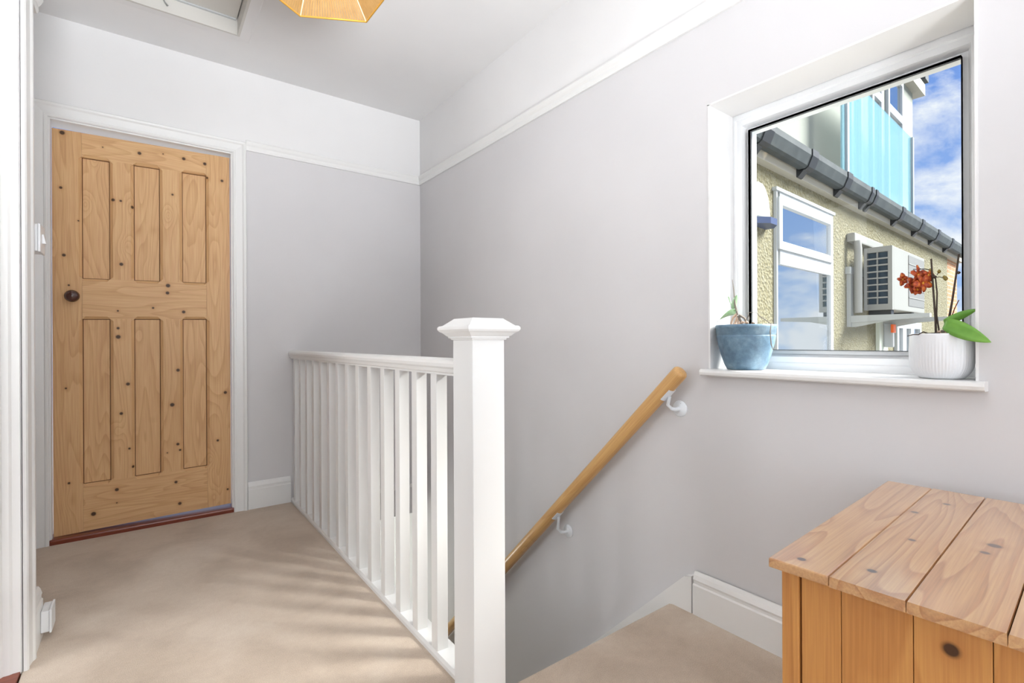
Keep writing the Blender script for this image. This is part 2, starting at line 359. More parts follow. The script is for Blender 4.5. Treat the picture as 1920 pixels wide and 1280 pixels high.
# architraves: far door frame
ARCH = [(0, 0), (0, .010), (.006, .014), (.012, .014), (.016, .011), (.048, .016), (.056, .022), (.066, .024), (.070, .018), (.070, 0)]
frm = thing('trim_8', 'white moulded architrave and lining around the pine door', 'door frame', ((DX0+DX1)/2, YA, 0), kind='structure')
MB().sweep([(DX1, 0), (DX1, DZ), (DX0, DZ), (DX0, 0)], [(-o, h) for o, h in ARCH], lambda a, b, h: (a, YA-h, b)).build('architrave', GLOSS, frm)
MB().sweep([(DX1+.028, 0), (DX1+.028, DZ+.028), (DX0-.028, DZ+.028), (DX0-.028, 0)], [(.036, 0), (.036, .032), (.030, .032), (.030, .14), (0, .14), (0, 0)], lambda a, b, h: (a, YA+h, b)).build('lining', GLOSS, frm)
struct(B(DX0-.004, DX1+.004, YA-.010, YA+.14, -.02, .025).build('trim_7', DARKWOOD, None, .008), 'dark red wooden threshold under the pine door', 'threshold')

# ---- the pine door leaf
DY = YA+.036                                   # front face of the leaf
def dpt(px, py):
    q = hit(px, py, (0, DY, 0), (0, 1, 0)); return q.x, q.z
DXC = (DX0+DX1)/2
d1 = thing('door_1', 'stripped pine door with six long panels and a dark round knob', 'door', (DXC, YA, 0), kind='structure')
KN = [('a', 135, 95, 6), ('a', 122, 622, 4), ('a', 525, 235, 2.5), ('a', 878, 293, 5), ('a', 1105, 300, 2.5), ('a', 1303, 346, 5), ('a', 1505, 395, 5), ('a', 1670, 558, 4.5), ('a', 1522, 528, 4),
      ('a', 625, 740, 4.5), ('a', 698, 750, 3.5), ('a', 815, 810, 5), ('a', 1195, 690, 3.5), ('a', 941, 952, 3), ('a', 867, 1020, 7), ('a', 1018, 1028, 7), ('a', 152, 1270, 4.5), ('a', 290, 940, 2.5),
      ('b', 677, 75, 5), ('b', 192, 268, 3), ('b', 960, 210, 3.5), ('b', 1108, 272, 6), ('b', 1103, 340, 5), ('b', 970, 478, 3.5), ('b', 645, 505, 3), ('b', 1252, 515, 5), ('b', 410, 672, 4), ('b', 647, 665, 4), ('b', 648, 745, 6),
      ('b', 738, 1180, 5), ('b', 1200, 1052, 5), ('b', 365, 1165, 4), ('b', 165, 1220, 3), ('b', 1637, 1258, 5),
      ('c', 628, 160, 4.5), ('c', 1065, 85, 6), ('c', 900, 215, 5), ('c', 765, 300, 4), ('c', 698, 460, 3.5), ('c', 1113, 422, 4.5), ('c', 1132, 472, 3.5), ('c', 1023, 497, 2.5), ('c', 1455, 390, 4), ('c', 403, 693, 4.5),
      ('c', 180, 757, 3.5), ('c', 590, 812, 5), ('c', 1097, 747, 4.5), ('c', 390, 1020, 6), ('c', 1130, 930, 5), ('c', 1540, 808, 3.5), ('c', 590, 925, 2.5), ('c', 732, 615, 4)]
CR = {'a': (5.12, 90, 230), 'b': (4.923, 90, 480), 'c': (4.571, 90, 740)}
kl = []
for cpn, u_, v_, rr_ in KN:
    s_, ox, oy = CR[cpn]; x, z = dpt(ox+u_/s_, oy+v_/s_)
    kl.append((x-DXC, DY-YA+.003, z, rr_*.0014))
PL, PM, PD = (.72, .45, .225, 1), (.48, .235, .085, 1), (.035, .014, .007, 1)
PINEV = pine('pine_door_upright', 2, PL, PM, PD, .5, .06, kl, 4.5, 15, 1.2, .35, 0.0, .8)
PINEH = pine('pine_door_rail', 0, PL, PM, PD, .5, .06, kl, 4.5, 15, 1.2, .35, 0.0, .8)
x0 = DX0+.010; x1 = DX1-.010; zb, zt = .034, 2.050
sh = lambda x: .022*(x-DXC)                     # the leaf hangs slightly out of square
def xs(*px): return [dpt(p, 640)[0] for p in px]
p1a, p1b, p2a, p2b, p3a, p3b = xs(154.5, 207, 252, 301, 343, 388)
zr_top = dpt(180, 297)[1]-sh(p1a)*.5; zl1 = dpt(180, 521)[1]; zl0 = dpt(180, 596)[1]; zb1 = dpt(180, 903)[1]
PT = .042
def member(xa, xb, za, zc, name, ch):
    """stile / rail / muntin standing proud of the panels; stopped chamfers: ch = spans on (left,right,bottom,top)"""
    c = .013; e = .012
    def run(lo, hi, spans):
        out = [(lo, 0)]
        for p, q in spans:
            p_, q_ = max(lo, p), min(hi, q)
            out += [(p_+.0002, 0), (p_+e, c), (q_-e, c), (q_-.0002, 0)]
        return out+[(hi, 0)]
    l, r_, b_, t_ = ch
    ring_f = [(x, za+d) for x, d in run(xa, xb, b_)[:-1]]+[(xb-d, z) for z, d in run(za, zc, r_)[:-1]]
    ring_f += [(x, zc-d) for x, d in reversed(run(xa, xb, t_)[1:])]+[(xa+d, z) for z, d in reversed(run(za, zc, l)[1:])]
    ring_b = [(x, za) for x, d in run(xa, xb, b_)[:-1]]+[(xb, z) for z, d in run(za, zc, r_)[:-1]]
    ring_b += [(x, zc) for x, d in reversed(run(xa, xb, t_)[1:])]+[(xa, z) for z, d in reversed(run(za, zc, l)[1:])]
    n = len(ring_f)
    vs_ = [(x, DY, z+sh(x)) for x, z in ring_f]+[(x, DY+.011, z+sh(x)) for x, z in ring_b]+[(x, DY+.024, z+sh(x)) for x, z in ring_b]+[(x, DY+PT, z+sh(x)) for x, z in ring_b]
    fs = [tuple(range(n)), tuple(range(4*n-1, 3*n-1, -1))]
    for lv in (0, n, 2*n):
        for i in range(n): j = (i+1) % n; fs.append((lv+i, lv+n+i, lv+n+j, lv+j))
    return MB().add(vs_, fs).build(name, PINEV if name in ('stile', 'muntin') else PINEH, d1)
S_UP, S_LO = (zl1, zr_top), (zb1, zl0); PX = [(p1a, p1b), (p2a, p2b), (p3a, p3b)]
member(x0, p1a, zb, zt, 'stile', ((), (S_LO, S_UP), (), ())); member(p3b, x1, zb, zt, 'stile', ((S_LO, S_UP), (), (), ()))
member(p1a+.0006, p3b-.0006, zr_top, zt-.0005, 'rail', ((), (), PX, ()))
member(p1a+.0006, p3b-.0006, zl0, zl1, 'rail', ((), (), PX, PX))
member(p1a+.0006, p3b-.0006, zb+.0005, zb1, 'rail', ((), (), (), PX))
STAIN_SHADE = M('pine_joint_stain_shade', (.13, .045, .014, 1), .6).m  # dark panel borders: joint stain plus recess shading put into the colour
for za, zc in (S_UP, S_LO):
    for xa, xb in ((p1b, p2a), (p2b, p3a)): member(xa, xb, za, zc, 'muntin', (((za, zc),), ((za, zc),), (), ()))
    for xa, xb in PX:
        g_ = .0032
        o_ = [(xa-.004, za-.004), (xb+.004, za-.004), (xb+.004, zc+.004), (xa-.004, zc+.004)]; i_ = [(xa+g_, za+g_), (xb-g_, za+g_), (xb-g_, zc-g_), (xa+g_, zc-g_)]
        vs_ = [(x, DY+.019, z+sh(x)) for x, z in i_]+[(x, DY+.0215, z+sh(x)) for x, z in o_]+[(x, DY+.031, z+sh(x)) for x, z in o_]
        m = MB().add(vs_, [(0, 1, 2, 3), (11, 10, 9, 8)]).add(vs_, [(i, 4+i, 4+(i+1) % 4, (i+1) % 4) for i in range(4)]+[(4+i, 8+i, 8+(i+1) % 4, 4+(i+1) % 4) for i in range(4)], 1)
        m.build('panel', [PINEV, STAIN_SHADE], d1)
KNOBM = M('dark_varnished_knob', (.055, .014, .008, 1), .18); KNOBM.b.inputs['Coat Weight'].default_value = .6
kx, kz = dpt(137, 556)
kp = [(.0, 0), (.024, 0), (.024, .005), (.012, .008), (.010, .022), (.020, .030), (.029, .040), (.030, .048), (.024, .060), (.012, .066), (0.0005, .0675)]
kb = MB(); n_ = 28
vs_ = [(kx+r_*math.cos(2*math.pi*i/n_), DY-h_, kz+r_*math.sin(2*math.pi*i/n_)) for r_, h_ in kp for i in range(n_)]
kb.add(vs_, [(k*n_+i, k*n_+(i+1) % n_, (k+1)*n_+(i+1) % n_, (k+1)*n_+i) for k in range(len(kp)-1) for i in range(n_)], 0, True).build('knob', KNOBM.m, d1, label='dark brown round wooden door knob')

# near-left doorway: lining, architrave on the landing face, dark threshold
nd = thing('trim_9', 'white door lining and architrave at the left edge', 'door frame', (XC, 2.06, 0), kind='structure')
MB().prism([(2.052, -.002), (2.052, -.020), (2.049, -.026), (2.049, -.040), (2.044, -.044), (2.044, -.10), (2.06, -.122), (2.06, -.002)], 0.0, 2.06, lambda a, y, x: (XC+x, y, a)).build('lining', GLOSS, nd)
MB().prism([(2.058, .002), (2.058, .010), (2.064, .014), (2.070, .014), (2.074, .011), (2.108, .016), (2.116, .021), (2.126, .022), (2.130, .016), (2.130, .0)], 0.0, 2.13, lambda a, y, o: (XC+o, y, a)).build('architrave', GLOSS, nd)
struct(B(-.44, XC-.004, 1.24, 2.058, -.02, .006).build('trim_10', DARKWOOD, None, .002), 'dark red wooden threshold at the left edge', 'threshold')
struct(B(-1.9, -.42, -.95, -.05, -.12, 0).box(-.42, XC, -.95, -.05, -.12, 0).box(-1.9, -.44, -.05, 2.06, -.12, 0).box(-1.9, -.44, Y0, -.95, -.12, 0).build('floor_side_room', CARPET), 'carpet of the side room through the left doorway', 'carpet')
# light switch on the wall end
sw = thing('light_switch', 'white surface-mounted light switch beside the pine door frame', 'light switch', (XC, 2.20, 1.315))
B(XC, XC+.026, 2.145, 2.232, 1.272, 1.358).build('back_box', PLASTIC, sw, .003)
B(XC+.026, XC+.033, 2.143, 2.234, 1.270, 1.360).build('face_plate', PLASTIC, sw, .003)
MB().prism([(1.302, .033), (1.331, .033), (1.331, .036), (1.302, .042)], 2.179, 2.198, lambda a, z, o: (XC+o, a, z)).build('rocker', PLASTIC, sw)
# junction box on the skirting
jb = thing('junction_box', 'small white plastic cable box fixed to the skirting at lower left', 'junction box', (XC+.018, 2.26, .02))
B(XC+.0185, XC+.040, 2.225, 2.305, .028, .098).build('box', PLASTIC, jb, .003)
B(XC+.040, XC+.046, 2.222, 2.308, .025, .101).build('lid', PLASTIC, jb, .002)

# ------------------------------------------------------------------ landing window
w1 = thing('window_1', 'white plastic framed fixed window over the sill', 'window', (XF+.03, (WY0+WY1)/2, WZ0), kind='structure')
GY0, GY1, GZ0, GZ1 = .347, .932, .945, 1.745
FP = [(0, .0), (0, .018), (-.012, .018), (-.022, -.004), (-.040, -.004), (-.044, -.010), (-.066, -.010), (-.066, .06), (0, .06)]
MB().sweep([(GY0, GZ0), (GY1, GZ0), (GY1, GZ1), (GY0, GZ1)], FP, lambda a, b, h: (XF+.012+h, a, b), True).build('frame', UPVC, w1)
MB().sweep([(GY0, GZ0), (GY1, GZ0), (GY1, GZ1), (GY0, GZ1)], [(-.001, .0185), (.002, .0195), (.002, .024), (-.001, .024)], lambda a, b, h: (XF+.012+h, a, b), True).build('gasket', M('black_rubber', (.11, .12, .125, 1), .6).m, w1, label='thin black rubber glazing seal')
B(XF+.0345, XF+.0385, GY0-.004, GY1+.004, GZ0-.004, GZ1+.004).build('pane', GLASS, w1)
# window board (sill)
sill = MB().prism([(XB-.040, WZ0-.011), (XB-.038, WZ0-.003), (XB-.031, WZ0), (XB+.16, WZ0), (XB+.16, WZ0-.024), (XB-.031, WZ0-.023), (XB-.038, WZ0-.019)], WY0-.018, WY1+.015, lambda a, x, z: (x, a, z)).build('trim_11', GLOSS)
struct(sill, 'white painted window board under the landing window', 'window sill')

# ------------------------------------------------------------------ balustrade
BX = .752; NW = .052; NY = 1.172
ban = thing('balustrade', 'white painted balustrade with square newel post beside the stairwell', 'balustrade', (BX, NY, 0))
nw = B(BX-NW, BX+NW, NY-NW, NY+NW, -.26, .986).build('newel_post', GLOSS, ban, .0015, 1)
cap = MB(); lv = [(.0545, .984), (.0565, .986), (.0565, .989), (.062, .990), (.062, .994), (.066, .996), (.074, 1.004), (.081, 1.008), (.0845, 1.013), (.0845, 1.019), (.081, 1.023), (.074, 1.024), (.052, 1.042), (.050, 1.044)]
vs_ = [(BX+sx*h_, NY+sy*h_, z_) for h_, z_ in lv for sx, sy in ((-1, -1), (1, -1), (1, 1), (-1, 1))]
fs = [(k*4+i, k*4+(i+1) % 4, (k+1)*4+(i+1) % 4, (k+1)*4+i) for k in range(len(lv)-1) for i in range(4)]
fs += [(3, 2, 1, 0), tuple(4*(len(lv)-1)+i for i in range(4))]
cap.add(vs_, fs).build('newel_cap', GLOSS, nw)
HRP = [(-.022, .880), (.022, .880), (.022, .886), (.028, .890), (.030, .900), (.034, .906), (.035, .916), (.030, .925), (.016, .930), (-.016, .930), (-.030, .925), (-.035, .916), (-.034, .906), (-.030, .900), (-.028, .890), (-.022, .886)]
MB().prism(HRP, NY+NW-.001, YA-.001, lambda a, o, z: (BX-.012+o, a, z)).build('handrail', GLOSS, ban)
MB().prism([(-.024, .0), (-.024, .012), (-.019, .022), (.034, .022), (.036, .018), (.036, .0)], NY+NW-.001, YA-.001, lambda a, o, z: (BX-.012+o, a, z)).build('base_rail', GLOSS, ban)
b0 = None
for k in range(14):
    y = 1.385+.1385*k
    if b0 is None:
        b0 = B(BX-.031, BX+.007, y-.019, y+.019, .020, .884).build('baluster', GLOSS, None, .001, 1, origin=(BX, y, .020)); o = b0
    else:
        o = b0.copy(); COL.objects.link(o)
    o.parent = ban; o.location = (0, y-NY, .020)

# ------------------------------------------------------------------ wall handrail on brackets
HANDPINE = pine('handrail_pine', 2, (.66, .39, .15, 1), (.48, .23, .07, 1), (.16, .045, .015, 1), .38, .25, None, 3.2, 9, .8, .4, .05, .7)
hx = XB-.055; A_ = Vector((hx, 1.062, .872)); Z_ = Vector((hx, 2.905, -.982))
dirv = (Z_-A_).normalized(); rl = (Z_-A_).length
hr = MB()
prof_r = [(.012, 0.0), (.022, .002), (.027, .008), (.028, .018), (.028, rl-.015), (.026, rl-.004), (.018, rl)]
hr.lathe([(r_, -t_) for r_, t_ in prof_r], (0, 0, 0), 28)
hro = hr.build('stair_handrail', HANDPINE); hro.location = A_
hro.rotation_euler = dirv.to_track_quat('-Z', 'X').to_euler()
tag(hro, 'round pine handrail sloping down the wall beside the stairs', 'handrail')
SCREW = M('screw_steel', (.25, .27, .30, 1), .35, .8).m
def bracket(y, zpl, lab):
    b = thing('handrail_bracket', lab, 'bracket', (XB, y, zpl), 'handrail brackets')
    n = 24; pl_ = MB()
    pr = [(.0305, .0), (.0305, .003), (.027, .007), (.012, .010), (.010, .012)]
    vs_ = [(XB-h_, y+r_*math.cos(2*math.pi*i/n), zpl+r_*math.sin(2*math.pi*i/n)) for r_, h_ in pr for i in range(n)]
    fs = [(k*n+i, k*n+(i+1) % n, (k+1)*n+(i+1) % n, (k+1)*n+i) for k in range(len(pr)-1) for i in range(n)]+[tuple((len(pr)-1)*n+i for i in range(n)), tuple(range(n-1, -1, -1))]
    pl_.add(vs_, fs, 0, True).build('wall_plate', WHMETAL, b)
    # rail centre above this bracket
    yc = y+.030; t = (yc-A_.y)/dirv.y; zc = A_.z+dirv.z*t
    nrm = Vector((0, dirv.z, -dirv.y)).normalized()      # down-normal to the rail
    if nrm.z > 0: nrm = -nrm
    cup = Vector((hx, yc, zc))+nrm*.030
    MB().tube([(XB-.008, y, zpl), (XB-.025, y+.004, zpl-.002), (XB-.040, y+.010, zpl+.002), (hx+.004, y+.018, zpl+.016), tuple(cup+nrm*.002)], [.009, .0075, .007, .0065, .0065], 12).build('arm', WHMETAL, b)
    cu = MB(); m_ = 8
    for_v = []
    for s_ in (-.026, .026):
        for q in range(m_+1):
            an = R(-42+84*q/m_)
            for rr_ in (.0285, .0315):
                p = Vector((hx, yc, zc))+dirv*s_+nrm*math.cos(an)*rr_+Vector((1, 0, 0))*math.sin(an)*rr_
                for_v.append(p)
    k2 = 2*(m_+1); fs = []
    for q in range(m_):
        a = 2*q
        fs += [(a, a+2, a+2+k2, a+k2), (a+1, a+1+k2, a+3+k2, a+3), (a, a+1, a+3, a+2), (a+k2, a+2+k2, a+3+k2, a+1+k2)]
    fs += [(0, k2, k2+1, 1), (k2-2, k2-1, 2*k2-1, 2*k2-2)]
    cu.add(for_v, fs, 0, False).build('saddle', WHMETAL, b)
    for dy_, dz_ in ((-.006, .017), (.006, -.017)):
        vs_ = [(XB-.0065-h_, y+dy_+r_*math.cos(2*math.pi*i/12), zpl+dz_+r_*math.sin(2*math.pi*i/12)) for r_, h_ in ((.0042, -.004), (.0042, .0012), (.003, .0018)) for i in range(12)]
        MB().add(vs_, [(k*12+i, k*12+(i+1) % 12, (k+1)*12+(i+1) % 12, (k+1)*12+i) for k in range(2) for i in range(12)]+[tuple(24+i for i in range(12))]).build('screw', SCREW, b)
bracket(1.106, .727, 'upper white metal handrail bracket, nearest the window sill')
bracket(1.716, .085, 'white metal handrail bracket halfway down, beside the newel post')

# ------------------------------------------------------------------ pine chest
CH_A = R(3.1); CH_O = Vector((.818, .401, 0)); CH_H = .625
chest = thing('pine_chest', 'varnished pine plank chest standing against the wall under the window', 'chest', CH_O)
def cl(px, py, v_off):                          # pixel on the body's front face -> v
    nx = Vector((math.cos(CH_A), math.sin(CH_A), 0)); q = hit(px, py, CH_O+nx*.028, nx)
    return -(q-CH_O).dot(Vector((-math.sin(CH_A), math.cos(CH_A), 0))), q.z
def lk(px, py):
    q = hit(px, py, (0, 0, CH_H), (0, 0, 1))-CH_O
    return (q.x*math.cos(CH_A)+q.y*math.sin(CH_A), q.x*math.sin(CH_A)-q.y*math.cos(CH_A))
lidk = [(1523, 983, 3), (1503, 1048, 4), (1635, 1070, 4), (1775, 945, 4), (1710, 1012, 3.5), (1865, 1023, 6), (1847, 1036, 4), (1715, 960, 4)]
lks = []
for px, py, r_ in lidk:
    a, b = lk(px, py); lks.append((a, -b, CH_H, r_*.0013))
LIDP = pine('chest_lid_pine', 0, (.64, .36, .155, 1), (.38, .14, .04, 1), (.08, .03, .015, 1), .30, 1.0, lks, 3.2, 13, 1.5, .5, 0.0, 1.3, .20, 1.9)
bk_ = []
for px, py, r_ in ((1645, 1152, 2.6), (1783, 1219, 8.5)):
    b, z = cl(px, py, 0); bk_.append((.024, -b, z, r_*.0010))
BODP = pine('chest_body_pine', 2, (.66, .31, .09, 1), (.46, .165, .04, 1), (.04, .014, .006, 1), .34, .35, bk_, 3.0, 8, .8, .45, 0.0, .9)
L_, W_ = .685, .460
for a, b in ((0, .0868), (.0878, .1796), (.1806, .2776), (.2786, .368), (.369, W_)):
    m = MB().prism([(-a, CH_H-.016), (-a, CH_H-.003), (-a-.0008, CH_H), (-b+.0008, CH_H), (-b, CH_H-.003), (-b, CH_H-.016)], 0, L_, lambda u, v, z: (u, v, z))
    m.build('lid_plank', LIDP, chest, .0025 if a == 0 else 0, 2, origin=(0, 0, 0))
def chb(x0_, x1_, v0, v1, z0_, z1_, name, mat=None, bev=.002): return MB().box(x0_, x1_, -v1, -v0, z0_, z1_).build(name, mat or BODP, chest, bev, 2, origin=(0, 0, 0))
vb = [cl(p, 1200, 0)[0] for p in (1467, 1500, 1577, 1712, 1862)]
V0 = vb[0]; V1 = W_-V0; U0, U1 = .026, L_-.02; ZT = CH_H-.016
for u_a, u_b in ((U0, U0+.045), (U1-.045, U1)):
    for va, vb_ in ((V0, vb[1]-.0008), (V1-(vb[1]-V0)+.0008, V1)): chb(u_a, u_b, va, vb_, 0.0, ZT-.001, 'leg')
ed = [vb[1]+.0018, vb[2], vb[3], vb[4], V1-(vb[1]-V0)-.0018]
for i in range(4):
    chb(U0+.003, U0+.020, ed[i]+.0004, ed[i+1]-.0004, .05, ZT-.001, 'front_plank', None, .0012); chb(U1-.020, U1-.003, ed[i]+.0004, ed[i+1]-.0004, .05, ZT-.001, 'back_plank', None, .0012)
nsp = 5; du = (U1-U0-.092)/nsp
for i in range(nsp):
    for va in (V0+.004, V1-.022): chb(U0+.046+du*i+.0004, U0+.046+du*(i+1)-.0004, va, va+.018, .05, ZT-.001, 'side_plank', None, .0012)
chb(U0+.021, U1-.021, V0+.023, V1-.023, .05, .066, 'bottom_board', None, 0)
chest.rotation_euler = (0, 0, CH_A)

# ------------------------------------------------------------------ pots on the sill
def blue_pot_mat():
    a = M('blue_grey_glaze', rough=.42); v = a.coord(); n = a.noise(v, 14, 6, .65, .4); n2 = a.noise(v, 60, 4, .6)
    c = a.ramp(n, [(.3, (.07, .13, .20, 1)), (.52, (.13, .22, .30, 1)), (.75, (.27, .38, .46, 1))])
    a.color(a.mix(.35, c, a.ramp(n2, [(.3, (.3, .3, .3, 1)), (.7, (.7, .7, .7, 1))]), 'OVERLAY')); a.bump(n2, .15, .002); return a.m
BP = Vector((1.655, .885, WZ0)); 
SOIL = M('bark_mix', (.16, .10, .06, 1), .9); _v = SOIL.coord(); SOIL.color(SOIL.ramp(SOIL.noise(_v, 90, 4, .7), [(.3, (.05, .03, .02, 1)), (.55, (.22, .14, .08, 1)), (.75, (.48, .38, .28, 1))])); SOIL = SOIL.m
LEAF = M('orchid_leaf', rough=.35); _v = LEAF.coord(); LEAF.color(LEAF.ramp(LEAF.noise(_v, 18, 3), [(.3, (.10, .28, .03, 1)), (.7, (.20, .42, .06, 1))])); LEAF.b.inputs['Subsurface Weight'].default_value = 0; LEAF = LEAF.m
LEAFG = M('grey_green_leaf', rough=.4); _v = LEAFG.coord(); LEAFG.color(LEAFG.ramp(LEAFG.noise(_v, 30, 3), [(.3, (.16, .36, .12, 1)), (.7, (.42, .56, .38, 1))])); LEAFG = LEAFG.m
STEM = M('dark_stem', (.045, .028, .018, 1), .6).m
ROOT = M('grey_root', (.20, .17, .14, 1), .8).m
PALE = M('pale_bark', (.55, .40, .30, 1), .85).m
pot1 = thing('plant_pot', 'blue-grey glazed round pot with a small orchid, at the left end of the sill', 'plant pot', BP)
op = [(.052, 0), (.060, .002), (.068, .018), (.079, .052), (.088, .088), (.0925, .112), (.0925, .1165), (.0905, .1185), (.0935, .121), (.0945, .140), (.0965, .1425), (.0965, .149), (.0945, .153), (.089, .153), (.086, .148), (.085, .128), (.082, .110)]
MB().lathe(op, BP, 48, caps=False).add([(BP.x+.052*math.cos(2*math.pi*i/24), BP.y+.052*math.sin(2*math.pi*i/24), BP.z) for i in range(24)], [tuple(range(23, -1, -1))]).build('pot', blue_pot_mat(), pot1)
def disc(c, r_, z, mat, parent):
    m = MB(); n = 28; rings = 5; vs_ = [(c.x, c.y, z+.004)]
    for k in range(1, rings+1):
        for i in range(n): an = 2*math.pi*i/n; q = r_*k/rings; vs_.append((c.x+q*math.cos(an), c.y+q*math.sin(an), z+random.uniform(-.003, .004)))
    fs = [(0, 1+i, 1+(i+1) % n) for i in range(n)]+[(1+(k-1)*n+i, 1+k*n+i, 1+k*n+(i+1) % n, 1+(k-1)*n+(i+1) % n) for k in range(1, rings) for i in range(n)]
    return m.add(vs_, fs, 0, True).build('soil', mat, parent)
disc(BP, .0838, BP.z+.124, SOIL, pot1)
def leafmesh(base, tip, wid, sag, side, fold=.25, n=12, thick=.0018):
    base, tip = Vector(base), Vector(tip); d = tip-base; sv = Vector(side).normalized(); up = d.cross(sv).normalized()
    if up.z < 0: up = -up
    vs_ = []
    for i in range(n+1):
        t = i/n; c = base+d*t+up*(sag*4*t*(1-t)); wv = wid*(math.sin(math.pi*min(1, .14+.86*t)**.85))**.75 if t < 1 else .0005
        wv = max(wv, .0006)
        for q in (-1, -.5, 0, .5, 1): vs_.append(c+sv*(wv*q)+up*(wv*fold*(abs(q)-.5)))
    nb = len(vs_); vs_ += [v-up*thick for v in vs_]
    fs = []
    for i in range(n):
        for q in range(4):
            a = i*5+q; fs.append((a, a+1, a+6, a+5)); fs.append((nb+a, nb+a+5, nb+a+6, nb+a+1))
    for i in range(n):
        fs.append((i*5, (i+1)*5, nb+(i+1)*5, nb+i*5)); fs.append((i*5+4, nb+i*5+4, nb+(i+1)*5+4, (i+1)*5+4))
    fs += [(0, nb, nb+1, 1), (1, nb+1, nb+2, 2), (2, nb+2, nb+3, 3), (3, nb+3, nb+4, 4)]
    return MB().add(vs_, fs, 0, True)
def P1(px, py, dx=0.0): return hit(px, py, (BP.x+dx, 0, 0), (1, 0, 0))
RTV = RT
pl1 = thing('small_orchid', 'stunted grey-green orchid growing in the blue-grey pot', 'plant', BP+Vector((0, 0, .126)))
leafmesh(P1(1381, 585), P1(1349, 599), .0125, .018, (.5, .3, -.8)).build('leaf', LEAFG, pl1)
leafmesh(P1(1375, 578), P1(1381, 553), .010, .003, tuple(RTV+Vector((0, 0, .1)))).build('leaf', LEAFG, pl1)
MB().tube([P1(1383, 590), P1(1378, 570), P1(1376, 545), P1(1373, 524)], [.004, .003, .0018, .0008], 8).build('stem', ROOT, pl1)
MB().tube([P1(1376, 583), P1(1370, 568), P1(1366, 556)], [.0025, .002, .003], 8).build('stem', LEAFG, pl1)
for pts in ([(1382, 588), (1374, 596), (1371, 606), (1371, 612)], [(1383, 592), (1380, 600), (1376, 612)], [(1384, 592), (1389, 602), (1392, 614)], [(1386, 591), (1396, 596), (1402, 610)], [(1384, 595), (1384, 606), (1385, 616)]):
    MB().tube([P1(*p) for p in pts], [.0045, .004, .0035, .003][:len(pts)], 8).build('root', PALE if random.random() < .7 else ROOT, pl1)
MB().tube([P1(1386, 590), P1(1392, 594), P1(1400, 599)]+[P1(1400+i, 598-i*2, -.02) for i in (2, 4)], .0012, 6).build('aerial_root', ROOT, pl1)
MB().tube([P1(1403, 606, .02), P1(1405, 596, .02), P1(1402, 586, .02), P1(1417, 585, .02), P1(1425, 593, .0), P1(1436, 600, -.04), P1(1446, 607, -.06), P1(1444, 622, -.07), P1(1446, 645, -.07), P1(1449, 655, -.07)], [.0012, .0012, .0011, .0012, .0013, .0014, .0014, .0017, .0018, .001], 6).build('aerial_root', ROOT, pl1)
for px, py in ((1378, 607), (1386, 606), (1392, 604), (1400, 604), (1412, 606)):
    c = P1(px, py); MB().lathe([(.001, -.004), (.006, -.003), (.007, .0), (.005, .003), (.001, .004)], c, 7, smooth=False).build('bark_chip', PALE if px != 1412 else SOIL, pl1)

# white ribbed pot with flowering orchid
WP = Vector((1.640, .363, WZ0))
pot2 = thing('plant_pot', 'white ribbed round pot with an orange orchid, at the right end of the sill', 'plant pot', WP)
CER = paint('white_ceramic', (.80, .81, .83, 1), .3, 0, .01)
wp = [(.034, 0), (.044, .0015), (.0485, .006), (.056, .016), (.0615, .028), (.0640, .045), (.0645, .070), (.0640, .095), (.0635, .112), (.0630, .1150), (.0605, .1150), (.0600, .112), (.0595, .095)]
MB().lathe(wp, WP, 240, caps=False, rib=lambda i, k: (.014 if (i//2) % 2 else -.002) if 2 <= k <= 6 else 0).add([(WP.x+.034*math.cos(2*math.pi*i/24), WP.y+.034*math.sin(2*math.pi*i/24), WP.z) for i in range(24)], [tuple(range(23, -1, -1))]).build('pot', CER, pot2)
disc(WP, .0592, WP.z+.103, SOIL, pot2)
def P2(px, py, dx=0.0): return hit(px, py, (WP.x+dx, 0, 0), (1, 0, 0))
pl2 = thing('orchid', 'flowering orchid with orange-red blooms and broad green leaves in the white pot', 'plant', WP+Vector((0, 0, .105)))
leafmesh(P2(1770, 607, -.040), P2(1858, 641, -.075), .0205, .006, (RTV*.34+UP*.9).to_tuple(), .10, 18).build('leaf', LEAF, pl2)
leafmesh(P2(1770, 604, -.02), P2(1834, 579, -.02), .0105, .005, (UP*.9-RTV*.2).to_tuple(), .3, 14).build('leaf', LEAF, pl2)
leafmesh(P2(1776, 610, .02), P2(1832, 662, .045), .012, .012, (FW*.8+UP*.4).to_tuple(), .25, 12).build('leaf', LEAFG, pl2)
MB().tube([P2(1755, 628), P2(1754, 600), P2(1750, 545), P2(1746, 485)], [.0026, .0024, .0022, .002], 8).build('support_cane', STEM, pl2)
MB().tube([P2(1761, 622), P2(1756, 590), P2(1757, 550), P2(1754, 520), P2(1744, 506), P2(1732, 504), P2(1712, 505)], [.002, .0018, .0017, .0016, .0013, .0012, .001], 8).build('flower_stem', STEM, pl2)
MB().tube([P2(1779, 600, .02), P2(1786, 560, .02), P2(1792, 520, .02), P2(1798, 476, .02)], [.0028, .0024, .0022, .0022], 8).build('support_cane', STEM, pl2)
MB().tube([P2(1782, 600, .02), P2(1790, 578, .02), P2(1798, 562, .02)], [.0014, .0012, .001], 6).build('flower_stem', M('red_brown_stem', (.16, .04, .02, 1), .6).m, pl2)
for c, r_ in ((P2(1752, 519), .0045), (P2(1797, 511, .02), .0040)): MB().lathe([(.0005, -r_), (r_, -r_*.5), (r_*1.1, 0), (r_, r_*.5), (.0005, r_)], c, 10).build('clip', STEM, pl2)
PET = M('orange_petal', rough=.5); _v = PET.coord(); PET.color(PET.ramp(PET.noise(_v, 130, 3, .6), [(.35, (.20, .015, .003, 1)), (.52, (.42, .055, .006, 1)), (.7, (.60, .20, .02, 1))])); PET = PET.m
